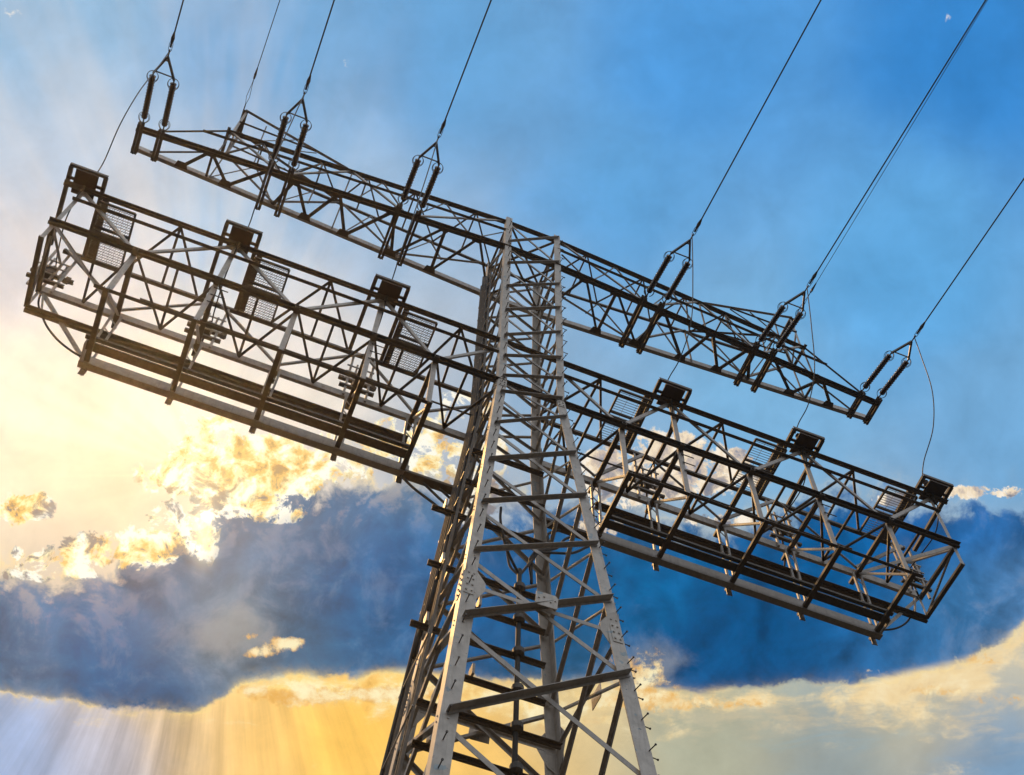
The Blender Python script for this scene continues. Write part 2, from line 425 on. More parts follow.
LV = [11.0, 8.92, 7.22, 5.54, 3.93, 2.36, 1.18, .1, -.85, -2.7, -4.6, -6.5, -8.4, -10.6, -13.2, -16.2, -19.8, -24.0, -29.0]
def cor(sx, sy, z, out=.115):
    w = wl(z) + out; return Vector((sx * w, sy * w, z))
for sx, sy in ((-1,-1),(1,-1),(1,1),(-1,1)):
    b = MB()
    segs = [(11.15, 0, .20), (0, -9.4, .232), (-9.4, -20, .285), (-20, -GZ + .3, .34)]
    for k, (z0, z1, fw) in enumerate(segs):
        p, q = cor(sx, sy, z0), cor(sx, sy, z1)
        b.L(p, q, (-sx, 0, 0), (0, -sy, 0), fw, fw, .024)
    # splice plates with bolts
    for zs, hl in ((-.1, .55), (-9.4, .75), (-16.5, .8), (-23, .8)):
        for (fa, nn) in (((-sx, 0, 0), (0, sy, 0)), ((0, -sy, 0), (sx, 0, 0))):
            fa, nn = Vector(fa), Vector(nn)
            p, q = cor(sx, sy, zs + hl / 2), cor(sx, sy, zs - hl / 2)
            b.bar(p + fa * .13 + nn * .006, q + fa * .13 + nn * .006, fa, .19, .012)
            for kk in range(4):
                pt = lerp(p, q, .12 + .25 * kk)
                for off in (.075, .175): b.bolt(pt + fa * off + nn * .012, nn, .020, .022)
    # bolt groups at the panel points
    for z in LV[:-2]:
        for (fa, nn) in (((-sx, 0, 0), (0, sy, 0)), ((0, -sy, 0), (sx, 0, 0))):
            fa, nn = Vector(fa), Vector(nn)
            for dz in (-.07, .07):
                b.bolt(cor(sx, sy, z + dz) + fa * .13, nn, .015, .016)
    leg = b.build('leg', M_leg, pyl)
    fb = MB()
    base = cor(sx, sy, -GZ + .3); fb.box((base.x - sx * .1, base.y - sy * .1, -GZ + .15), (1.1, 1.1, .9))
    fb.build('footing', M_conc, pyl)
    # step bolts on the two legs of the side with the ladderway
    if (sx, sy) in ((-1,-1), (1,-1)):
        z = 10.4; i = 0
        while z > -15.5:
            c_ = cor(sx, sy, z); s_ = MB()
            d1 = Vector((0, -1, 0)) if sx < 0 else (Vector((.25, -1, 0)) if i % 2 == 0 else Vector((1, .1, 0)))
            st = c_ + Vector((-sx * (.11 if sx < 0 else .04), 0, 0))
            if sx > 0 and i % 2: st = c_ + Vector((0, .1, 0))
            d1 = d1.normalized(); L_ = .17
            s_.tube([st, st + d1 * L_], .0105, 6); s_.tube([st + d1 * (L_ - .012), st + d1 * (L_ + .008)], .02, 6)
            if sx > 0:      # the second bolt of the pair
                o2 = Vector((1, .1, 0)).normalized(); s2 = c_ + Vector((0, .1, .0))
                if i % 2: o2 = Vector((.25, -1, 0)).normalized(); s2 = c_ + Vector((-.04, 0, 0))
                s_.build('step_bolt', M_dark, leg); s_ = MB()
                s_.tube([s2, s2 + o2 * L_], .0105, 6); s_.tube([s2 + o2 * (L_ - .012), s2 + o2 * (L_ + .008)], .02, 6)
            s_.build('step_bolt', M_dark, leg)
            z -= .62 if sx < 0 else .74; i += 1

# face lacing: on every face a crossed pair in each panel
faces = [((-1,-1),(1,-1),Vector((0,-1,0))), ((1,-1),(1,1),Vector((1,0,0))), ((-1,1),(1,1),Vector((0,1,0))), ((-1,-1),(-1,1),Vector((-1,0,0)))]
nb = 0; rest_b = MB()
for fi, (A_, B_, nrm) in enumerate(faces):
    for k in range(len(LV) - 1):
        zt_, zb_ = LV[k], LV[k+1]
        big = zt_ < -.9
        w1 = .115 if big else .085; w2 = .105 if big else .08
        if zt_ < -8: w1, w2 = .155, .11
        at = lambda s, z, o: cor(s[0], s[1], z, .10) + nrm * o
        def inset(p, q, d): 
            ax = (q - p).normalized(); return p + ax * d, q - ax * d
        # rising member: in front, deep horizontal flange
        p, q = inset(at(A_, zb_, .03), at(B_, zt_, .03), .085)
        n_ = -nrm if fi == 3 else nrm
        if fi == 3: p, q = p - nrm * .06, q - nrm * .06
        if fi == 1: w1 = w1 * .62
        t1 = MB(); t1.L(p, q, n_, -Za, w1, w1 * .42, .012)
        # falling member behind it
        p, q = inset(at(A_, zt_, -.055), at(B_, zb_, -.055), .10)
        t2 = MB(); t2.L(p, q, -Za, -nrm, w2 * .95, w2 * .75, .01)
        for t_, mt in ((t1, M_brace), (t2, M_brace)):
            if zb_ < -16.5 or (nb >= 99):
                n0 = len(rest_b.v); rest_b.v += t_.v; rest_b.f += [tuple(i + n0 for i in f) for f in t_.f]
            else:
                t_.build('brace', mt, pyl); nb += 1
o = rest_b.build('lacing', M_brace, pyl); o['kind'] = 'stuff'
# gusset where the big front panel crosses, and the level struts there
g_ = MB()
zc_ = -9.42
for (A_, B_, nrm) in faces:
    p, q = cor(A_[0], A_[1], zc_) - nrm * .01, cor(B_[0], B_[1], zc_) - nrm * .01
    s_ = MB(); s_.L(lerp(p, q, .02), lerp(p, q, .98), -Za, -nrm, .10, .06, .01); s_.build('level_strut', M_brace, pyl)
    c_ = (p + q) / 2 + nrm * .16
    gp = MB(); ax = (q - p).normalized()
    up_ = Za
    hx, hz = .22, .20
    prof = [(-hx, -hz*.7), (-hx*.8, -hz), (hx*.9, -hz*.9), (hx, hz*.6), (hx*.8, hz), (-hx*.9, hz*.9)]
    gp.prism(c_, c_ + nrm * .014, ax, up_, prof)
    for ux, uz in ((-.15,0),(-.05,.06),(.07,-.04),(.16,.03)): gp.bolt(c_ + ax*ux + up_*uz + nrm*.014, nrm, .018, .02)
    gp.build('gusset_plate', M_leg, pyl)
    for s in (A_, B_):
        fa = ax if s is A_ else -ax
        pl = MB(); c2 = cor(s[0], s[1], zc_) + nrm * -.012 + fa * .16
        pl.prism(c2, c2 + nrm * .01, fa, Za, [(-.1, .62), (.06, .45), (.26, .12), (.26, -.10), (.05, -.5), (-.1, -.6)])
        pl.build('gusset_plate', M_leg, pyl)

def glow_haze():  # haze added to spread a warm glow round the sun over the steel
    b = MB(); b.box((0, 0, -GZ / 2 + 6.8), (3400, 3400, GZ + 16.4))
    mt = bpy.data.materials.new('thin_glow_haze'); mt.use_nodes = True; t = mt.node_tree; t.nodes.clear()
    v = t.nodes.new('ShaderNodeVolumePrincipled'); v.inputs['Density'].default_value = GLOW_HAZE
    v.inputs['Color'].default_value = (1, .94, .86, 1); v.inputs['Anisotropy'].default_value = .90
    o = t.nodes.new('ShaderNodeOutputMaterial'); t.links.new(v.outputs[0], o.inputs['Volume'])
    tag(b.build('glow_haze', mt), kind='stuff')
glow_haze()

# ------------------------------------------------ upper crossarm
ua = empty('upper_crossarm', (0, 0, 0), pyl)
ZB, ZT = 8.735, 10.96
def yu(x): return .85 - (abs(x) - .8) * (.55 / 11.27) if abs(x) > .8 else .85
def dbl(b, p, q, out, w=.11, drop=.035, t=.014, h=.09):
    """two angles back to back: flanges spread level, legs upright between them"""
    p, q = Vector(p), Vector(q); out = Vector(out)
    b.L(p + out * .002, q + out * .002, out, Za, w, h, t)
    b.L(p - out * .002 - Za * drop, q - out * .002 - Za * drop, -out, Za, w, h, t)
for sgn in (-1, 1):
    b = MB()    # near bottom chord, bends at the tower
    y = sgn
    pts = [(-12.15, -12.15), (-.8, -.8), (.8, .8), (12.15, 12.15)]
    for x0, x1 in ((-12.15, -.8), (-.8, .8), (.8, 12.15)):
        p, q = Vector((x0, sgn * yu(x0), ZB)), Vector((x1, sgn * yu(x1), ZB))
        if sgn < 0: dbl(b, p, q, (0, -1, 0), .092, .075, h=.14)
        else: b.L(p, q, (0, 1, 0), Za, .12, .24, .016)
    b.build('bottom_chord', M_arm if sgn < 0 else M_brace, ua)
    b = MB()
    for x0, x1 in ((-9.9, -.8), (-.8, .8), (.8, 9.9)):
        p, q = Vector((x0, sgn * (yu(x0) - .05), ZT)), Vector((x1, sgn * (yu(x1) - .05), ZT))
        if sgn < 0: dbl(b, p, q, (0, -1, 0), .075, .02, h=.06)
        else: b.L(p, q, (0, 1, 0), Za, .08, .08, .012)
    b.build('top_chord', M_arm, ua)
def mem(parent, name, p, q, a, b_, wa, wb, mat=M_arm, t=.011):
    b = MB(); b.L(p, q, a, b_, wa, wb, t); return b.build(name, mat, parent)
for s in (-1, 1):
    mem(ua, 'mid_rail', (s * .82, -.84, 10.06), (s * 10.5, -yu(10.5) - .01, 10.06), -Ya, Za, .085, .05)
    # rods from the ends of the top chords down to the tips
    for sy in (-1, 1):
        mem(ua, 'tip_rod', (s * 9.85, sy * .36, ZT), (s * 11.6, sy * .33, ZB + .06), -Ya * 1, Za, .06, .07)
    # level bracing of the underside
    F = [.85, 2.75, 4.05, 5.57, 6.8, 7.8, 9.3, 10.55]; N = [1.75, 2.8, 3.7, 5.2, 6.1, 7.4, 8.25, 10.0]
    seq = [(.85,1,1.74,-1),(1.74,-1,2.76,1),(2.76,1,2.79,-1),(2.79,-1,4.05,1),(4.05,1,4.4,-1),(4.4,-1,5.57,1),(5.57,1,6.1,-1),(6.1,-1,6.8,1),(6.8,1,7.42,-1),(7.42,-1,7.85,1),(8.25,-1,9.3,1),(9.3,1,10.0,-1),(10.0,-1,10.7,1)]
    for x0, s0, x1, s1 in seq:
        p = Vector((s * x0, s0 * yu(x0), ZB + .02)); q = Vector((s * x1, s1 * yu(x1), ZB + .02))
        wd = .10 if (s0 > 0 and x0 > 2) or x0 > 4 else .075
        mem(ua, 'plan_brace', p, q, Xa, Za, wd, .05)
    for x0, sy in [(a, 1) for a in (2.75, 4.05, 5.57, 6.8, 9.3, 10.65)] + [(a, -1) for a in (1.75, 2.8, 4.4, 6.1, 7.42, 10.0)]:
        g = MB(); c_ = Vector((s * x0, sy * (yu(x0) - .03), ZB - .006))
        g.prism(c_, c_ - Za * .012, Xa, Ya * -sy, [(-.2, -.07), (.2, -.07), (.13, .13), (-.13, .13)])
        g.build('gusset_plate', M_arm, ua)
    # double beams that carry the insulator strings
    for xc, ye in ((3.97, .95), (7.88, .83), (11.73, .53)):
        for dx in (-.3, .3):
            bb = MB()
            for e in (-1, 1):
                bb.U((s * xc + dx + e * .012, -ye, ZB - .08), (s * xc + dx + e * .012, ye - .07, ZB - .08), Za, Xa * e, .13, .075, .012)
            bb.bolt((s * xc + dx, ye - .12, ZB - .14), -Za, .03, .10); bb.bolt((s * xc + dx, -ye + .05, ZB - .14), -Za, .035, .10)
            bb.build('string_beam', M_arm, ua)
    # near face and far face: light diagonals
    for sy in (-1, 1):
        zz = [(.85, ZT), (2.4, ZB + .1), (4.05 if sy > 0 else 3.98, ZT), (5.97, ZB + .1) ]
        nodes_b = [3.9, 7.85] ; nodes_t = [1.0, 5.95, 9.8]
        Wd = .12 if sy > 0 else .075
        path = [(1.0, ZT), (3.95, ZB + .06), (5.95, ZT), (7.85, ZB + .06), (9.8, ZT)]
        for (x0, z0), (x1, z1) in zip(path, path[1:]):
            y0 = sy * (yu(x0) - .03); y1 = sy * (yu(x1) - .03)
            mem(ua, 'face_brace', (s * x0, y0, z0), (s * x1, y1, z1), Za, -Ya if sy > 0 else Ya, Wd, Wd * .6, M_brace)
        # light secondary lacing
        for (x0, z0), (x1, z1) in [((1.9,ZB),(1.0,10.0)),((1.9,ZB),(2.45,9.85)),((3.9,ZB),(2.9,ZT)),((2.9,ZT),(2.45,9.85)),((5.95,ZB),(5.95,ZT)),((4.95,ZT),(3.95,ZB)),((4.95,ZT),(5.6,ZB)),((6.9,ZT),(6.9,9.85)),((6.9,ZT),(7.85,ZB)),((8.8,ZT),(7.85,ZB)),((8.8,ZT),(9.8,ZB)),((9.8,ZT),(9.8,ZB))]:
            y0 = sy * (yu(x0) - .05); y1 = sy * (yu(x1) - .05)
            if sy > 0 and x0 in (1.9,): continue
            mem(ua, 'face_lace', (s * x0, y0, z0), (s * x1, y1, z1), Xa, Ya, .045, .035)
    # top plane lacing
    tn = [1.9, 3.9, 5.45, 6.9, 8.8]; tf = [.85, 2.85, 4.7, 6.1, 7.9, 9.8]
    for i, xn in enumerate(tn):
        for xf in (tf[i], xn, tf[i + 1]):
            mem(ua, 'top_lace', (s * xn, -(yu(xn) - .06), ZT + .01), (s * xf, yu(xf) - .06, ZT + .01), Xa, Za, .05, .035)
    # earth wire peak
    pn, pf = Vector((s * 9.8, -.42, 13.1)), Vector((s * 9.8, .36, 13.1))
    pk = MB(); pk.U(pn + Ya * -.05, pf + Ya * .05, Xa, -Za, .17, .07); pk.build('peak_beam', M_arm, ua)
    for sy, pp in ((-1, pn), (1, pf)):
        mem(ua, 'peak_post', pp, (s * 9.8, sy * .37, ZT), Xa * -s, Ya * -sy, .08, .08, M_brace)
        mem(ua, 'peak_stay', pp, (s * 6.1, sy * (yu(6.1) - .05), ZT + .02), -Ya * 1, Za, .085, .07, M_brace if sy < 0 else M_arm)
        mem(ua, 'peak_rail', (s * 9.75, sy * .42, 11.9), (s * 7.2, sy * .5, 11.62), -Ya, Za, .06, .04)
        mem(ua, 'peak_lace', (s * 7.2, sy * .5, 11.6), (s * 8.0, sy * .5, ZT), Xa, Ya, .04, .03)
        mem(ua, 'peak_lace', (s * 8.9, sy * .45, ZT), (s * 8.0, sy * .5, ZT + 1.05), Xa, Ya, .04, .03)
        mem(ua, 'peak_lace', (s * 8.9, sy * .45, ZT), (s * 9.0, sy * .42, 12.5), Xa, Ya, .04, .03)
    mem(ua, 'peak_lace', (s * 9.8, -.38, ZT), (s * 9.8, .37, 12.2), Xa, Za, .05, .04, M_brace)
    mem(ua, 'peak_lace', (s * 9.8, .38, ZT), (s * 9.8, -.4, 12.2), Xa, Za, .05, .04, M_brace)
    mem(ua, 'end_strut', (s * 9.85, -.5, ZT), (s * 9.85, .5, ZT), Xa * s, Za, .09, .06)
    mem(ua, 'end_strut', (s * 9.85, -.5, ZB + .03), (s * 9.85, .5, ZB + .03), Xa * s, Za, .07, .06)
# plan bracing inside the tower at the two arm levels
for z in (ZB + .03, ZT - .03):
    for p, q in (((-.8,-.8),(.8,.8)), ((.8,-.8),(-.8,.8)), ((-.85,-.85),(-.85,.85)), ((.85,-.85),(.85,.85))):
        mem(ua, 'tower_tie', (p[0], p[1], z), (q[0], q[1], z), Xa, Za, .07, .05)

# ------------------------------------------------ lower platform with the cable terminations
pf_ = empty('cable_platform', (0, 0, 0), pyl)
ZA, ZBm, ZD, ZF, ZQ, ZG = 2.315, 1.612, 2.148, -.935, -2.312, -2.46
YN, YE = -.755, .99
def chord(parent, name, mat, kind_, x0, x1, y, z, w=.1, h=.1, out=-1):
    b = MB(); p, q = Vector((x0, y, z)), Vector((x1, y, z))
    if kind_ == 'd': dbl(b, p, q, (0, out, 0), w, .035, h=h)
    elif kind_ == 'D': dbl(b, p, q, (0, out, 0), w, .075, h=h + .05)
    elif kind_ == 'L': b.L(p, q, (0, out, 0), Za, w, h, .013)
    return b.build(name, mat, parent)
chord(pf_, 'bottom_chord', M_arm, 'D', -11.9, 11.9, YN - .07, -.0, .078, .09)
chord(pf_, 'top_chord', M_arm, 'd', -12.3, 12.3, -.79, ZA, .068, .07)
SIDE = {-1: 'left', 1: 'right'}
for s in (-1, 1):
    chord(pf_, 'mid_rail', M_arm, 'L', s * .78, s * 11.87, -.74, ZBm, .09, .05)
    chord(pf_, 'far_bottom_chord', M_brace, 'L', s * .75, s * 11.75, .97, -.07, .09, .25, 1)
    chord(pf_, 'far_top_chord', M_arm, 'L', s * .75, s * 11.9, .89, ZD, .10, .10, 1)
    # double beam and the tray beam below
    b = MB(); 
    b.L((s * 2.45, 1.03, ZF), (s * 11.75, 1.03, ZF), -Ya, Za, .09, .09, .012); b.L((s * 2.45, 1.04, ZF - .07), (s * 11.75, 1.04, ZF - .07), Ya, Za, .09, .14, .012)
    b.build('far_walkway_beam', M_arm, pf_)
    chord(pf_, 'lower_near_rail', M_arm, 'L', s * 2.4, s * 10.15, -.78, ZQ, .085, .06)
    tr = MB()
    tr.bar((s * 2.45, .455, ZG + .20), (s * 10.05, .455, ZG + .20), Ya, .10, .07)
    tr.bar((s * 2.45, .66, ZG + .20), (s * 10.0, .66, ZG + .20), Ya, .22, .05)
    tr.build('cable_tray', M_dark, pf_)
    tr = MB()
    tr.L((s * 2.3, .985, ZG - .02), (s * 10.02, .985, ZG - .02), Ya, Za, .17, .33, .016)
    tr.build('tray_beam', M_brace, pf_)
    tr = MB(); tr.box((s * 10.0, .80, ZG + .2), (.03, .5, .30)); tr.build('end_plate', M_brace, pf_)
    # sloping beam and curved cables from the tray into the tower
    b = MB(); b.U((s * 2.4, 1.05, ZG - .05), (s * .95, 1.05, ZG - .05), Ya, Za, .22, .09); b.build('root_beam', M_arm, pf_)

    XN = [2.45, 4.03, 5.95, 7.9, 9.87]; XM = [1.65, 3.3, 5.05, 6.92, 8.87, 10.75]
    for i, x in enumerate(XN):
        X_ = s * x
        # heavy cross beam at chord level, and the one at the lower level
        b = MB(); b.U((X_, YN - .15, -.10), (X_, 1.28, -.10), Xa, Za, .12, .08); b.build('cross_beam', M_arm, pf_)
        b = MB(); b.U((X_, -.9, ZQ - .08), (X_, 1.28, ZQ - .12), Xa, Za, .115, .09); b.build('lower_cross_beam', M_arm, pf_)
        # near posts
        top = ZA if x in (4.03, 7.9) else -.03
        b = MB(); b.U((X_, -.72, top), (X_, -.72, ZQ), Xa, Ya, .125, .05, .01); b.build('post', M_brace, pf_)
        if x in (4.03, 7.9):
            for k in range(4):
                z = .1 - .38 * k; q = MB(); q.tube([(X_, -.74, z), (X_ + .34, -.74, z)], .014, 6); q.build('rung', M_dark, pf_)
        # far twin posts with battens
        b = MB()
        for dx in (-.11, .11):
            b.bar((X_ + dx, .95, -.05), (X_ + dx * .8, 1.0, ZG + .3), Xa, .055, .05)
        for k in range(4):
            z0 = -.25 - .5 * k
            b.bar((X_ - .1, .955, z0), (X_ + .1, .955, z0 - .25), Za, .035, .012)
        b.build('lattice_post', M_brace, pf_)
        # brace across the frame
        mem(pf_, 'frame_brace', (X_, .90, -.12), (X_ + .02, -.70, ZQ + .1), Xa, Za, .075, .05, M_brace)
        g = MB(); g.bar((X_, 1.2, ZQ + .02), (X_, 1.2, ZQ - .35), Xa, .14, .02); g.bolt((X_, 1.22, ZQ - .25), Ya, .03, .05); g.build('hanger_plate', M_brace, pf_)
    # level lacing at chord height
    nodes = [.75] + XN + [11.83]
    for i, xm in enumerate(XM):
        a, c = nodes[i], nodes[i + 1]
        for xx in (a, xm, c):
            if i == 5 and xx == 11.83: continue
            mem(pf_, 'plan_brace', (s * xx, YN, .02), (s * xm, .95, .02), Xa, Za, .062, .045)
    mem(pf_, 'end_brace', (s * 11.8, YN, .08), (s * 9.9, .95, .06), -Za, Xa, .14, .03, M_brace)
    # near face of the upper truss
    tops = [4.05, 7.95, 11.85]; bots = [2.45, 5.97, 9.87]
    seg = [(2.45, 4.0), (5.97, 4.0), (5.97, 7.9), (9.87, 7.9), (9.87, 11.85)]
    for xb, xt in seg:
        mem(pf_, 'face_brace', (s * xb, -.72, .05), (s * xt, -.74, ZA - .03), Za, Ya, .095, .05, M_brace)
        mem(pf_, 'far_face_brace', (s * xb, .90, .08), (s * xt, .88, ZD), Za, -Ya, .12, .06, M_brace)
    mem(pf_, 'face_brace', (s * 2.45, -.72, .05), (s * .80, -.74, ZBm + .3), Za, Ya, .085, .05, M_brace)
    mem(pf_, 'far_face_brace', (s * 2.45, .90, .08), (s * .8, .88, ZD - .6), Za, -Ya, .12, .06, M_brace)
    # top plane lacing
    for xm, xs_ in ((1.95, (.8, 1.85, 2.65)), (5.46, (4.48, 5.45, 6.53)), (9.37, (8.5, 9.4, 10.4))):
        for xx in xs_:
            mem(pf_, 'top_lace', (s * xm, -.74, ZA - .05), (s * xx, .88, ZD + .03), Xa, Za, .065, .045)
    # end frame
    mem(pf_, 'end_post', (s * 11.83, -.74, -.80), (s * 11.83, -.74, ZA), Xa * -s, Ya, .10, .06, M_brace)
    mem(pf_, 'end_post', (s * 11.75, .97, ZF), (s * 11.75, .97, ZD), Xa * -s, Ya, .07, .05, M_brace)
    mem(pf_, 'end_post', (s * 11.65, 1.0, -.05), (s * 11.4, 1.0, ZF), Xa * -s, Ya, .05, .04, M_brace)
    for z, y0, y1 in ((-.06, -.75, 1.0), (-.80, -.74, 1.05)):
        b = MB(); b.U((s * 11.80, y0, z), (s * 11.74, y1, z - .1), Xa, Za, .11, .08); b.build('end_beam', M_arm, pf_)
    mem(pf_, 'end_brace', (s * 11.8, -.74, -.1), (s * 11.75, .92, 1.4), Xa, Za, .07, .05, M_brace)
    mem(pf_, 'end_brace', (s * 11.8, -.74, .05), (s * 11.75, .92, -.75), Xa, Za, .05, .04, M_brace)
    mem(pf_, 'end_strut', (s * 11.68, 1.02, -.05), (s * 9.8, 1.12, ZG + .02), Xa, Ya, .09, .06, M_brace)
    # terminal frames and gratings at each phase
    for xc in (3.95, 7.88, 11.83):
        for dx in (-.43, .43):
            b = MB(); b.U((s * xc + dx, -1.18, 2.46), (s * xc + dx, .95, 2.27), Xa, Za, .10, .10); b.build('frame_rail', M_arm, pf_)
            if dx * s < 0:
                b = MB(); b.U((s * xc + dx - .145 * s, -.78, 2.42), (s * xc + dx - .145 * s, .95, 2.27), Xa, Za, .15, .10); b.build('frame_rail', M_arm, pf_)
        b = MB(); b.U((s * xc - .47, -1.20, 2.48), (s * xc + .47, -1.20, 2.48), Ya, Za, .07, .10); b.build('frame_bar', M_arm, pf_)
        b = MB(); b.box((s * xc, -.88, 2.40), (.56, .64, .04)); b.box((s * xc, -.90, 2.45), (.9, .07, .05)); b.build('mounting_plate', M_box, pf_)
        # grating on the side towards the tower
        x0, x1 = xc - 1.40, xc - .50
        gr = MB(); y0, y1 = -.72, .86; zg = 2.10
        for yy in (y0, y0 + .68, y0 + .80, y1):
            gr.bar((s * x0, yy, zg), (s * x1, yy, zg), Ya, .05, .06)
        for xx in (x0, x1): gr.bar((s * xx, y0, zg), (s * xx, y1, zg), Xa, .05, .06)
        gr.build('grating_frame', M_arm, pf_)
        gm = MB()
        nbar = 22
        for k in range(1, nbar):
            yy = y0 + (y1 - y0) * k / nbar
            gm.bar((s * x0, yy, zg + .02), (s * x1, yy, zg + .02), Ya, .008, .02)
        for k in range(1, 7 if s < 0 else 3):
            xx = x0 + (x1 - x0) * k / (7 if s < 0 else 3)
            gm.bar((s * xx, y0, zg + .03), (s * xx, y1, zg + .03), Xa, .006, .012)
        if s < 0:
            for k in range(-16, 24):
                a_ = x0 + (x1 - x0) * k / 16
                xa_, xb_ = a_, a_ + .9; ya_, yb_ = y0, y1
                t0 = max(0, (x0 - xa_) / (xb_ - xa_)); t1 = min(1, (x1 - xa_) / (xb_ - xa_))
                if t1 > t0: gm.bar((s * (xa_ + .9 * t0), ya_ + (yb_ - ya_) * t0, zg + .022), (s * (xa_ + .9 * t1), ya_ + (yb_ - ya_) * t1, zg + .022), Xa, .007, .012)
        gm.build('grating', M_arm, pf_)
        # service shelf for the cable ends on the far side
    for xc in (3.95, 7.88, 11.75):
        b = MB()
        b.U((s * xc - .5, 1.12, 1.05), (s * xc + .5, 1.12, 1.05), Ya, Za, .10, .08)
        b.build('shelf_bar', M_arm, pf_); b = MB()
        b.U((s * xc - .45, .93, .35), (s * xc + .45, .93, .35), Ya, Za, .09, .08)
        b.build('shelf_bar', M_arm, pf_)
        for dx in (-.28, .28):
            b = MB(); b.bar((s * xc + dx, .93, ZD), (s * xc + dx, .93, -.05), Xa, .06, .05); b.build('shelf_post', M_brace, pf_)
# thin rails of the lower level across
for s in (-1, 1):
    mem(pf_, 'thin_rail', (s * 1.0, .4, .15), (s * 9.5, .4, .15), Ya, Za, .04, .03)

# ------------------------------------------------ cable ladder inside and beside the pylon
rack = empty('cable_rack', (0, 0, 0), pyl)
for z, xl in ((-5.05, -1.88), (-7.0, -1.82), (-8.02, -1.0), (-9.0, -2.0), (-10.03, -1.05), (-11.0, -1.7), (-12.0, -1.7), (-13.1, -1.8), (-3.6, -1.2), (-2.2, -1.1)):
    xr = .66 if z > -11 else .95
    b = MB(); b.L((xl, 0, z), (xr, 0, z), -Ya, Za, .055, .06, .012); b.L((xl, .01, z - .05), (xr, .01, z - .05), Ya, Za, .055, .10, .012)
    b.build('support_beam', M_arm, rack)
    b = MB(); b.box((xl + .28, -.02, z + .16), (.05, .2, .26)); b.build('clip_bracket', M_brace, rack)

# ------------------------------------------------------------------ things hung from and running over the pylon
# insulator strings (prototype at the tip of the yoke, beam ends to +Y)
def shed_insulator(b, p, q, r0=.048, r1=.094, n=30):
    pts = []; rs = []
    p, q = Vector(p), Vector(q)
    for i in range(n):
        t = i / n
        for dt, r in ((0, r0), (.35 / n, r0), (.5 / n, r1 if i % 2 else r1 * .85), (.62 / n, r1 if i % 2 else r1 * .85), (.7 / n, r0)):
            pts.append(lerp(p, q, t + dt)); rs.append(r)
    pts.append(q); rs.append(r0)
    b.tube(pts, rs, 12)
def ring(b, c, ax, r, gap=.7, tr=.009):
    ax = Vector(ax).normalized(); a = ax.cross(Xa).normalized(); bb = ax.cross(a)
    n = 20; a0 = gap / 2
    b.tube([Vector(c) + (a * math.cos(t) + bb * math.sin(t)) * r for t in [a0 + (2 * math.pi - gap) * i / n for i in range(n + 1)]], tr, 6)
YT = {3.98: (-3.41, 7.80), 7.80: (-3.15, 7.95), 11.75: (-2.84, 8.12)}
BE = {3.98: (-.95, 3.97), 7.80: (-.83, 7.88), 11.75: (-.53, 11.73)}
lab = {(-1, 11.75): 'twin brown insulator string at the left tip of the upper crossarm', (-1, 7.8): 'twin brown insulator string beside the left earth wire peak',
       (-1, 3.98): 'twin brown insulator string between the pylon body and the left peak', (1, 3.98): 'twin brown insulator string between the pylon body and the right peak',
       (1, 7.8): 'twin brown insulator string crossing in front of the right earth wire peak', (1, 11.75): 'twin brown insulator string at the right tip of the upper crossarm'}
proto = None
def make_string(loc):
    root = empty('insulator_string', loc)
    o = Vector(loc); dv = Vector((0, 2.36, .62)).normalized() * 2.46      # yoke tip -> beam
    u = dv.normalized()
    for dx in (-.3, .3):
        e = o + dv + Xa * dx
        p1 = e - u * .20; p2 = e - u * 1.68
        b = MB(); shed_insulator(b, p1, p2); ins = b.build('insulator', M_ins, root, True)
        b = MB(); b.tube([e + Za * .08, e, p1], .022, 8); b.tube([p2, e - u * 1.78], .022, 8)
        b.tube([e + Za * .02 - Ya * .05, e + Za * .02 + Ya * .08], .045, 8)
        b.build('end_fitting', M_fit, root)
        b = MB(); ring(b, p1 - u * .04, (0, .35, 1), .16); ring(b, p1 - u * .02, (.3, .35, 1), .14, .9); b.build('arcing_ring', M_fit, root)
        b = MB(); ring(b, p2 + u * .03, (0, .35, 1), .16); ring(b, p2 + u * .01, (-.3, .35, 1), .15, .9); b.build('arcing_ring', M_fit, root)
    yl = o - u * -.68 - Xa * .3; yr = o + u * .68 + Xa * .3
    b = MB(); tip = o + u * .02
    b.bar(yl, tip, Xa, .06, .06); b.bar(yr, tip, Xa, .06, .06)
    b.bar(lerp(yl, tip, .12), lerp(yr, tip, .12), u, .03, .03); b.bar(lerp(yl, tip, .8), lerp(yr, tip, .8), u, .03, .03)
    b.build('yoke', M_fit, root)
    b = MB(); w = Vector((.015, -1, -.108)).normalized()
    b.tube([tip, o + w * .22], .02, 8)
    for e in (-1, 1):
        b.tube([o + w * .1, o + w * .2 + Xa * .045 * e, o + w * .38 + Xa * .05 * e, o + w * .52 + Xa * .015 * e], .0085, 6)
    b.tube([o + w * .28, o + w * .5], .03, 8); b.tube([o + w * .46, o + w * .56, o + w * .74], [.045, .055, .022], 8)
    b.build('dead_end_clamp', M_fit, root)
    return root
locs = []
for s in (-1, 1):
    for xt in (11.75, 7.80, 3.98):
        locs.append((s, xt))
for (s, xt) in locs:
    yt, zt_ = YT[xt]
    loc = (s * (BE[xt][1] - .02), yt, zt_ + .0)
    if proto is None: proto = r = make_string(loc)
    else: r = copy_tree(proto, loc)
    tag(r, lab[(s, xt)], 'insulator string', 'insulator strings of the upper crossarm')

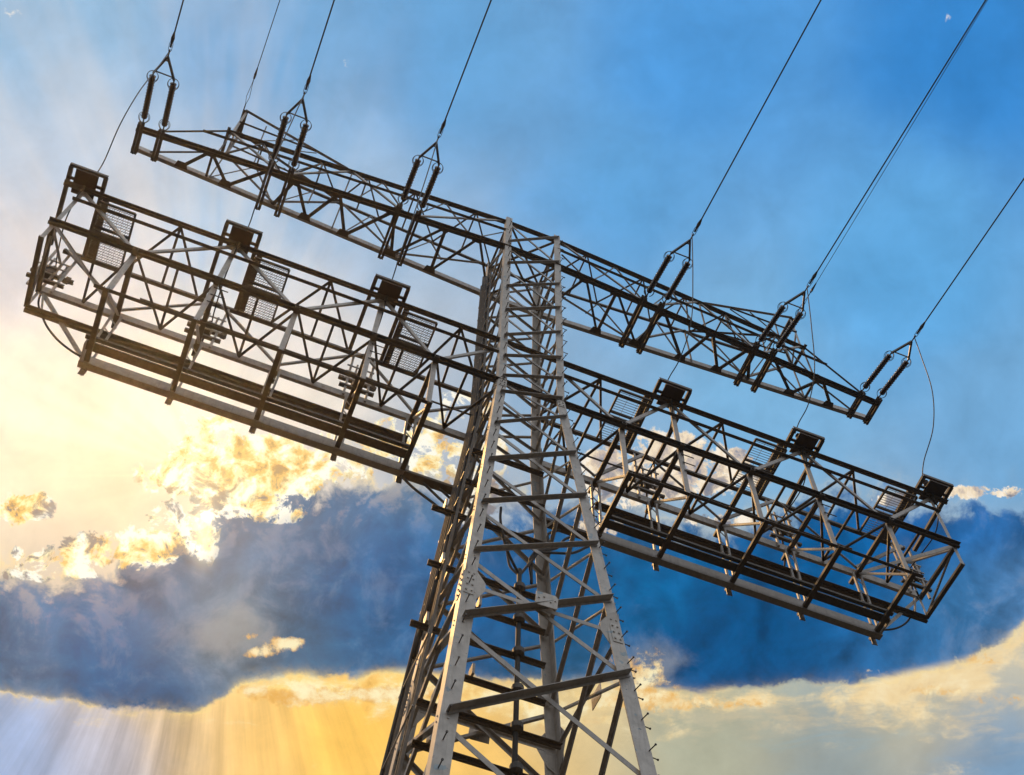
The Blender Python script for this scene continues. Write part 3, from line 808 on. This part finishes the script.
# conductors
def wire(name, st, di, L_, r, sag, lab_, grp, mat=M_cond, cat='conductor'):
    st = Vector(st); di = Vector(di).normalized(); b = MB(); pts = []
    n = 60
    for i in range(n + 1):
        t = (i / n) ** 1.6 * L_
        pts.append(st + di * t + Za * (sag * t * t))
    b.tube(pts, r, 8); tag(b.build(name, mat, None, True), lab_, cat, grp)
W_ = [((-11.71,-2.84,8.12),(.0203,-1,-.1074),'conductor running up from the string at the left tip'),
      ((-7.86,-3.15,7.95),(.0045,-1,-.1088),'conductor running up from the string by the left peak'),
      ((-3.95,-3.41,7.80),(.0009,-1,-.1073),'conductor running up just left of the pylon body'),
      ((3.95,-3.41,7.80),(.0153,-1,-.1076),'conductor running up just right of the pylon body'),
      ((7.86,-3.15,7.95),(.0186,-1,-.1088),'thick dark conductor running up from the string in front of the right peak'),
      ((11.71,-2.84,8.12),(.0171,-1,-.1082),'conductor running up from the string at the right tip')]
for st, di, l_ in W_:
    d_ = Vector(di).normalized()
    wire('conductor', Vector(st) + d_ * .62, di, 160, .021, .00035, l_, 'overhead conductors')
for s, di, l_ in ((-1, (.0333,-1,-.1063), 'earth wire running up from the left peak, with a clamp'), (1, (.0064,-1,-.1039), 'thin pale earth wire running up from the right peak')):
    st = Vector((s * 9.86, -.47, 13.0)); d_ = Vector(di).normalized()
    wire('earth_wire', st + d_ * 1.4, di, 160, .013 if s < 0 else .010, .0002, l_, 'earth wires', cat='wire')
    root = empty('wire_clamp', st)
    b = MB(); b.tube([st + Ya * .1, st, st + d_ * .25], .018, 8)
    for e in (-1, 1): b.tube([st + d_ * .2, st + d_ * .5 + Xa * .05 * e, st + d_ * .95 + Xa * .01 * e, st + d_ * 1.2], .009, 6)
    b.build('shackle', M_fit, root)
    b = MB(); b.tube([st + d_ * 1.15, st + d_ * 1.3, st + d_ * 1.55], [.03, .04, .018], 8); b.tube([st + d_ * 1.25 - Za * .06, st + d_ * 1.25 + Za * .06], .03, 8); b.build('clamp_body', M_fit, root)
    tag(root, 'earth wire clamp at the %s peak of the upper crossarm' % SIDE[s], 'clamp', 'earth wire clamps')

# jumpers and sealing ends
J = {11.83: [(-2.98,8.10),(-2.75,7.2),(-2.42,5.7),(-1.85,4.5),(-1.1,3.75),(-.80,3.14)],
     7.88: [(-3.28,7.93),(-2.75,6.4),(-2.15,4.75),(-1.5,3.85),(-1.0,3.5),(-.80,3.14)],
     3.97: [(-3.53,7.78),(-2.95,6.1),(-2.3,4.5),(-1.5,3.75),(-1.0,3.45),(-.80,3.14)]}
place = {(-1, 11.83): 'at the left end of the lower platform', (-1, 7.88): 'on the middle frame of the left half of the platform', (-1, 3.97): 'on the frame just left of the pylon body',
         (1, 3.97): 'on the frame just right of the pylon body', (1, 7.88): 'on the middle frame of the right half of the platform', (1, 11.83): 'at the right end of the lower platform'}
def make_bushing(loc):
    root = empty('sealing_end', loc); o = Vector(loc)
    b = MB(); shed_insulator(b, o + Za * .10, o + Za * .62, .05, .085, 8); b.build('bushing', M_ins, root, True)
    b = MB(); b.tube([o, o + Za * .12], .12, 16); b.tube([o + Za * .62, o + Za * .70], .035, 10); b.tube([o - Za * .35, o], [.03, .07], 10); b.build('flange', M_fit, root)
    return root
bp_ = None
def make_clampset(loc):
    root = empty('cable_clamp_set', loc); o = Vector(loc)
    b = MB(); b.box(o, (.26, .24, .34)); b.tube([o + Za * .17, o + Za * .34], .06, 10); b.build('clamp_body', M_dark, root)
    b = MB(); b.U(o + Vector((-.46, .06, -.05)), o + Vector((.5, .06, -.05)), Ya, Za, .08, .06); b.bar(o + Vector((.42, .06, -.12)), o + Vector((.42, .06, .2)), Xa, .12, .05)
    b.build('cross_bar', M_arm, root)
    for dx, h in ((-.26, .5), (-.1, .62), (.14, .55), (.28, .42)):
        b = MB(); b.bar(o + Vector((dx, -.10, -h * .7)), o + Vector((dx, -.10, h)), Xa, .05, .03)
        for k in range(3): b.bolt(o + Vector((dx, -.12, -.2 + .25 * k)), -Ya, .022, .05)
        b.build('clip_strap', M_brace, root)
    for zz in (-.28, .08, .4):
        b = MB(); b.bar(o + Vector((-.36, -.14, zz)), o + Vector((.36, -.14, zz)), Za, .035, .03); b.build('tie_bar', M_brace, root)
    return root
cp_ = None
for s in (-1, 1):
    for xc in (11.83, 7.88, 3.97):
        pl = place[(s, xc)]
        q_ = {11.83: 'outermost', 7.88: 'middle', 3.97: 'innermost'}[xc]
        pl2 = 'to the %s frame on the %s half of the platform' % (q_, SIDE[s]); pl3 = '%s on the %s half' % (q_, SIDE[s])
        pl4 = 'under the %s frame on the %s half of the platform' % (q_, SIDE[s])
        loc = (s * xc, -.80, 2.46)
        if bp_ is None: bp_ = r = make_bushing(loc)
        else: r = copy_tree(bp_, loc)
        tag(r, 'ribbed brown sealing end ' + pl, 'sealing end', 'cable sealing ends')
        b = MB(); xy_ = {11.83: 11.71, 7.88: 7.86, 3.97: 3.95}[xc]
        bulge = (0, .10, .17, .14, .03, -.06) if s > 0 else (0, 0, .02, .02, 0, 0)
        b.tube(bez([(s * (xy_ + (xc - .02 - xy_) * i / 5 + bulge[i]), y, z) for i, (y, z) in enumerate(J[xc])], 12), .0155, 8)
        tag(b.build('jumper_cable', M_cond, None, True), 'slack jumper cable dropping ' + pl2, 'cable', 'jumper cables')
        # power cable leaving the sealing end downwards
        cx = s * xc
        b = MB(); b.tube(bez([(cx, -.80, 2.15), (cx + .02, -.74, 1.7), (cx + .02, -.3, 1.2), (cx + .02, .6, 1.25), (cx + .04, 1.05, 1.3), (cx + .04, 1.15, .9)], 10), .017, 8)
        tag(b.build('lead_cable', M_cable, None, True), 'thin black lead below the sealing end ' + pl3, 'cable', 'leads below the sealing ends')
        loc = (cx + .0, 1.05, 1.05)
        if cp_ is None: cp_ = r = make_clampset(loc)
        else: r = copy_tree(cp_, loc)
        tag(r, 'cluster of cable clamps ' + pl4, 'cable clamps', 'cable clamp sets')
        xe = cx - s * (0.3 if xc < 11 else 1.6)
        b = MB()
        if xc > 11: pts = [(cx - s*.03, 1.12, .7), (cx - s*.2, 1.15, -.3), (s*11.3, 1.15, -.95), (s*10.99, 1.15, -1.39), (s*10.59, 1.15, -1.76), (s*10.1, 1.12, -2.05), (s*9.8, 1.0, -2.15)]
        else: pts = [(cx + .02, 1.08, .65), (cx + .03, 1.16, .2), (cx - s*.02, 1.2, -.3), (cx - s*.18, 1.18, -.75), (cx - s*.5, 1.15, -1.0), (cx - s * 1.0, 1.08, -1.05)]
        b.tube(bez(pts, 12), .026, 8)
        tag(b.build('power_cable', M_cable, None, True), 'curved black power cable ' + pl4, 'cable', 'curved power cables')

# cables running down the left side of the pylon
def side_y(t, z, o=.30): return Vector((-(wl(z) + o), t * wl(z), z))
where = ['second duct from the far leg', 'beside the widest gap', 'in the middle of the ducts', 'second from the near leg', 'closest to the near leg']
for k, (t0, zt0, zb0, r) in enumerate([(.74, 8.6, -25, .04), (.56, 9.0, -9.0, .045), (.40, 8.8, -8.6, .045), (.22, 8.4, -8.2, .045), (.02, 8.0, -7.4, .04)]):
    pts = [side_y(t0, zt0 + (zb0 - zt0) * i / 24, .30) for i in range(25)]
    b = MB(); b.tube(pts, r, 8)
    tag(b.build('riser_cable', M_cable, None, True), 'black riser cable on the left side of the pylon, ' + where[k], 'cable', 'riser cables')
def duct(t0, z0, z1, w_, o, mat=M_arm):
    b = MB()
    for za, zb in ((z0, max(z1, 0)), (min(z0, 0), z1)):
        if za - zb > .05: b.U(side_y(t0, za, o), side_y(t0, zb, o), Ya, -Xa, w_, .06)
    b.build('riser_duct', mat, rack)
duct(.92, 8.6, -7.4, .17, .20); duct(.66, 9.0, -25, .15, .22); duct(.30, 8.8, -8.8, .16, .22); duct(-.05, 8.3, -25, .13, .22)
duct(1.12, .6, -2.4, .28, .16); duct(-.14, -7.2, -25, .16, .24)
for z in [8.1, 7.2, 6.3, 5.4, 4.6, 3.7, 2.8, 1.9, .7, -.4, -1.5, -2.6, -3.7, -4.8, -5.9, -7.2, -9.6, -11.6, -13.4]:
    b = MB(); b.bar(side_y(-.25, z, .31), side_y(.9, z, .31), Za, .025, .025)
    b.build('clip_bar', M_brace, rack)
# cable hanging in the middle of the pylon
b = MB(); b.tube([(.10, -.02, -6.3), (.10, -.02, -9), (.08, -.02, -12), (.05, 0, -20), (0, 0, -GZ + .1)], .05, 12)
cc = b.build('down_cable', M_cable, None, True)
root = empty('down_cable_run', (.08, 0, -GZ)); 
tag(root, 'thick black cable hanging in the middle of the pylon with round clamps', 'cable')
cc.parent = root; cc.location = (-.08, 0, 0)
cc.name = 'cable'
for z in (-6.95, -7.95, -8.95, -9.98, -10.95, -11.95):
    b = MB(); b.tube([(.1, -.05, z - .12), (.1, -.05, z - .06), (.1, -.05, z + .06), (.1, -.05, z + .12)], [.06, .115, .115, .06], 12); b.build('clamp', M_dark, root)
for k, (x, y) in enumerate(((-.35, -.3), (.0, .5), (.45, .2))):
    b = MB(); b.tube(bez([(x * 1.3, y, -4.7), (x * 1.25, y * .9, -5.2), (x * .7, y * .5, -5.9), (.1, -.02, -6.5)], 8), .03, 8)
    b.build('core', M_cable, root)
# cables swinging from the tray beams into the pylon
for s in (-1, 1):
    for k, (x0, z1, zz) in enumerate(((2.45, -4.3, 0), (1.9, -4.0, 1), (1.5, -3.8, 2))):
        b = MB(); b.tube(bez([(s * x0, 1.05, -2.58), (s * (x0 - .35), .95, -3.1), (s * (x0 - .9 + .2 * k), .6, -4.1), (s * (wl(-5) + .15) if s < 0 else .5, .25, -5.2), (s * (wl(-6) + .25) if s < 0 else .45, .2, -6.3)], 8), .032, 8)
        tag(b.build('feeder_cable', M_cable, None, True), '%s black cable curving from the %s tray beam into the pylon' % (['outer', 'middle', 'inner'][k], SIDE[s]), 'cable', 'feeder cables')
